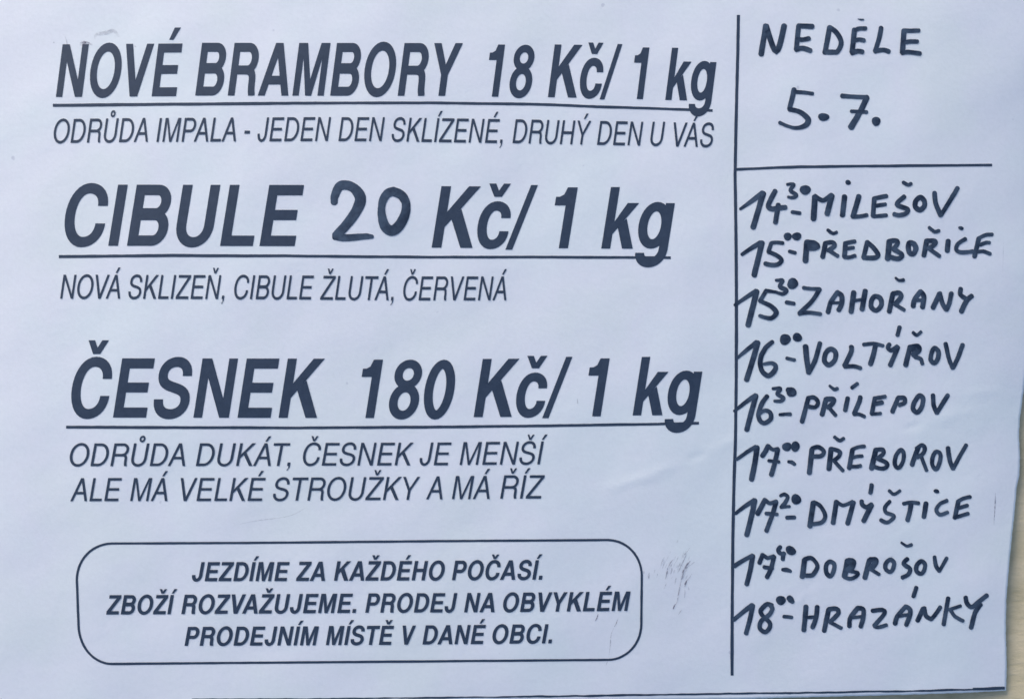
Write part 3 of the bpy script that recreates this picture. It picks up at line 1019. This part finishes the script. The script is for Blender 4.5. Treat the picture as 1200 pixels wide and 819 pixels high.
def write(chars, ox, oy, s, part, base, wob=0.13):
    for ci, (kind, strokes) in enumerate(chars):
        ink = Ink(base + (ci % 2) * 8)
        for stx in strokes:
            tk = stx.split()
            if tk[0] == 'b':
                f = [float(z) for z in tk[1:]]
                blob(ink, ox + f[2] / s, oy + f[3] / s, f[0] / s, f[1] / s, hr, R(f[4]) if len(f) > 4 else 0)
                continue
            closed = tk[0] == 'c'
            if closed:
                tk = tk[1:]
            if tk[0] == 'v':
                f = [float(z) for z in tk[1:]]
                pts = [(ox + f[i] / s, oy + f[i + 1] / s, f[i + 2] / s) for i in range(0, len(f), 3)]
            else:
                f = [float(z) for z in tk]
                r = f[0]
                pts = [(ox + f[i] / s, oy + f[i + 1] / s, r / s) for i in range(1, len(f), 2)]
            marker(ink, pts, hr, closed, wob, wob > 0.15)
        ink.make(KIND[kind], M_MARK, part)
for (ox, oy, s, label, chars) in HAND:
    part = empty("handwritten_line", root, label)
    write(chars, ox, oy, s, part, 8)
write([('n', ["v 136 305 34 140 250 40 178 162 44 240 140 44 318 165 47 378 235 53 385 300 54 340 405 50 262 510 46 190 588 44 152 622 38",
              "v 142 638 30 220 645 34 300 645 33 380 637 31 450 632 28 500 634 20"]),
       ('n', ["v 700 200 44 780 235 45 826 320 42 812 430 47 755 535 52 690 578 50 628 540 48 596 450 42 590 350 36 615 262 40 655 215 44 705 200 43"])],
      375, 200, 8.19, heading20, 3, 0.16)

# ------------------------------------------------------------------ rubs, scratches and specks on the card
def scuffs(strokes, name, label):
    ink = Ink(0)
    for (pts, wd, st_) in strokes:
        P = smooth([(x, y, 1.0) for x, y in pts], 5)
        n = len(P)
        L, Rr, A = [], [], []
        for i, (x, y, _) in enumerate(P):
            p, q = P[max(0, i - 1)], P[min(n - 1, i + 1)]
            tx, ty = q[0] - p[0], q[1] - p[1]
            l = math.hypot(tx, ty) or 1
            f = math.sin(math.pi * (i + .5) / n) ** 0.6
            hw = wd * f * hr.uniform(.7, 1.2) / 2
            L.append((x - ty / l * hw, y + tx / l * hw))
            Rr.append((x + ty / l * hw, y - tx / l * hw))
            A.append(min(1.0, st_ * 1.12) * f)
        ink.strip(L, Rr, attr=A)
    o = ink.make(name, M_SCUFF, root, label)
    o["kind"] = "stuff"
Z = lambda x, y: (740 + x / 8.19, 630 + y / 8.19)
sc1 = []
for (a, b, c, d2, wd, s_) in [(330, 215, 295, 300, 1.0, .35), (405, 200, 340, 305, 1.2, .5), (350, 290, 325, 400, 1.4, .5), (390, 285, 375, 350, 1.6, .45), (450, 175, 420, 240, 1, .3),
                              (500, 130, 480, 200, 1, .3), (530, 150, 440, 340, 1.2, .5), (565, 220, 505, 300, 1.8, .7), (560, 260, 495, 320, 1.4, .55), (610, 228, 560, 270, 1, .35),
                              (500, 300, 480, 400, 2.2, .6), (535, 400, 512, 470, 2.0, .85), (480, 380, 440, 600, 1.2, .35), (425, 630, 398, 690, 1.6, .7), (480, 690, 450, 735, 1.2, .45),
                              (510, 480, 505, 590, 1.2, .3), (580, 340, 540, 410, 1, .3), (430, 380, 415, 450, 1.2, .35), (170, 330, 165, 395, 1.8, .35), (120, 310, 115, 340, 1.8, .35),
                              (225, 300, 215, 340, 1.2, .25), (250, 340, 240, 380, 1.2, .25), (545, 470, 548, 500, 1, .3), (470, 230, 440, 300, .9, .35), (560, 90, 530, 140, .9, .25)]:
    p, q_ = Z(a, b), Z(c, d2)
    m = ((p[0] + q_[0]) / 2 + hr.uniform(-.6, .6), (p[1] + q_[1]) / 2 + hr.uniform(-.6, .6))
    sc1.append(([p, m, q_], wd, s_))
for k in range(34):
    x = hr.gauss(400, 95); y = hr.gauss(290, 85) - (x - 400) * 0.25
    l = hr.uniform(25, 70)
    p, q_ = Z(x + l * .45, y - l), Z(x, y)
    sc1.append(([p, ((p[0] + q_[0]) / 2 - .2, (p[1] + q_[1]) / 2), q_], hr.uniform(.7, 1.6), hr.uniform(.10, .26)))
sc1 += [([Z(480, 400), Z(462, 480), Z(440, 600), Z(415, 660)], 1.6, .25), ([Z(540, 230), Z(500, 330), Z(470, 430)], 5.0, .10), ([Z(370, 230), Z(345, 330), Z(330, 400)], 4.5, .09)]
scuffs(sc1, "rub_mark", "patch of faint grey rub marks between the rounded frame and the column line")
Z = lambda x, y: (680 + x / 8.19, 680 + y / 8.19)
scuffs([([Z(172, 315), Z(160, 355), Z(143, 388)], 1.4, .7), ([Z(365, 355), Z(345, 410), Z(325, 445)], 1.1, .5), ([Z(325, 445), Z(296, 520), Z(288, 620), Z(272, 740)], .9, .35),
        ([Z(262, 770), Z(245, 815)], .8, .3), ([(1166.5, 577), (1166, 592), (1164.5, 615)], 1.1, .6), ([(280, 614), (300, 610), (340, 604), (362, 592)], .9, .22),
        ([(1176, 280), (1175, 320)], .8, .14), ([(676.5, 467), (677, 473)], 1.0, .6)], "scratch", "thin grey scratches on the card")
Z = lambda x, y: (x / 7.5, y / 7.5)
sm = [([Z(832, 350), Z(850, 305), Z(930, 292), Z(1000, 275), Z(1050, 330)], 4.6, .22), ([Z(940, 275), Z(1010, 280)], 1.6, .12), ([Z(570, 320), Z(592, 380)], 1.6, .18),
      ([Z(700, 380), Z(740, 378), Z(770, 380), Z(815, 398)], 3.2, .5), ([Z(735, 362), Z(745, 390)], 4.4, .4), ([Z(700, 395), Z(760, 400)], 2.6, .3), ([Z(1180, 408), Z(1200, 415)], 2.2, .2), ([Z(470, 370), Z(478, 382)], 1.6, .3), ([Z(585, 365), Z(590, 400)], 1.8, .3)]
scuffs(sm, "smudge", "faint violet smudge above the first word of the top heading")
# paper fibres picked off the toner of the first word
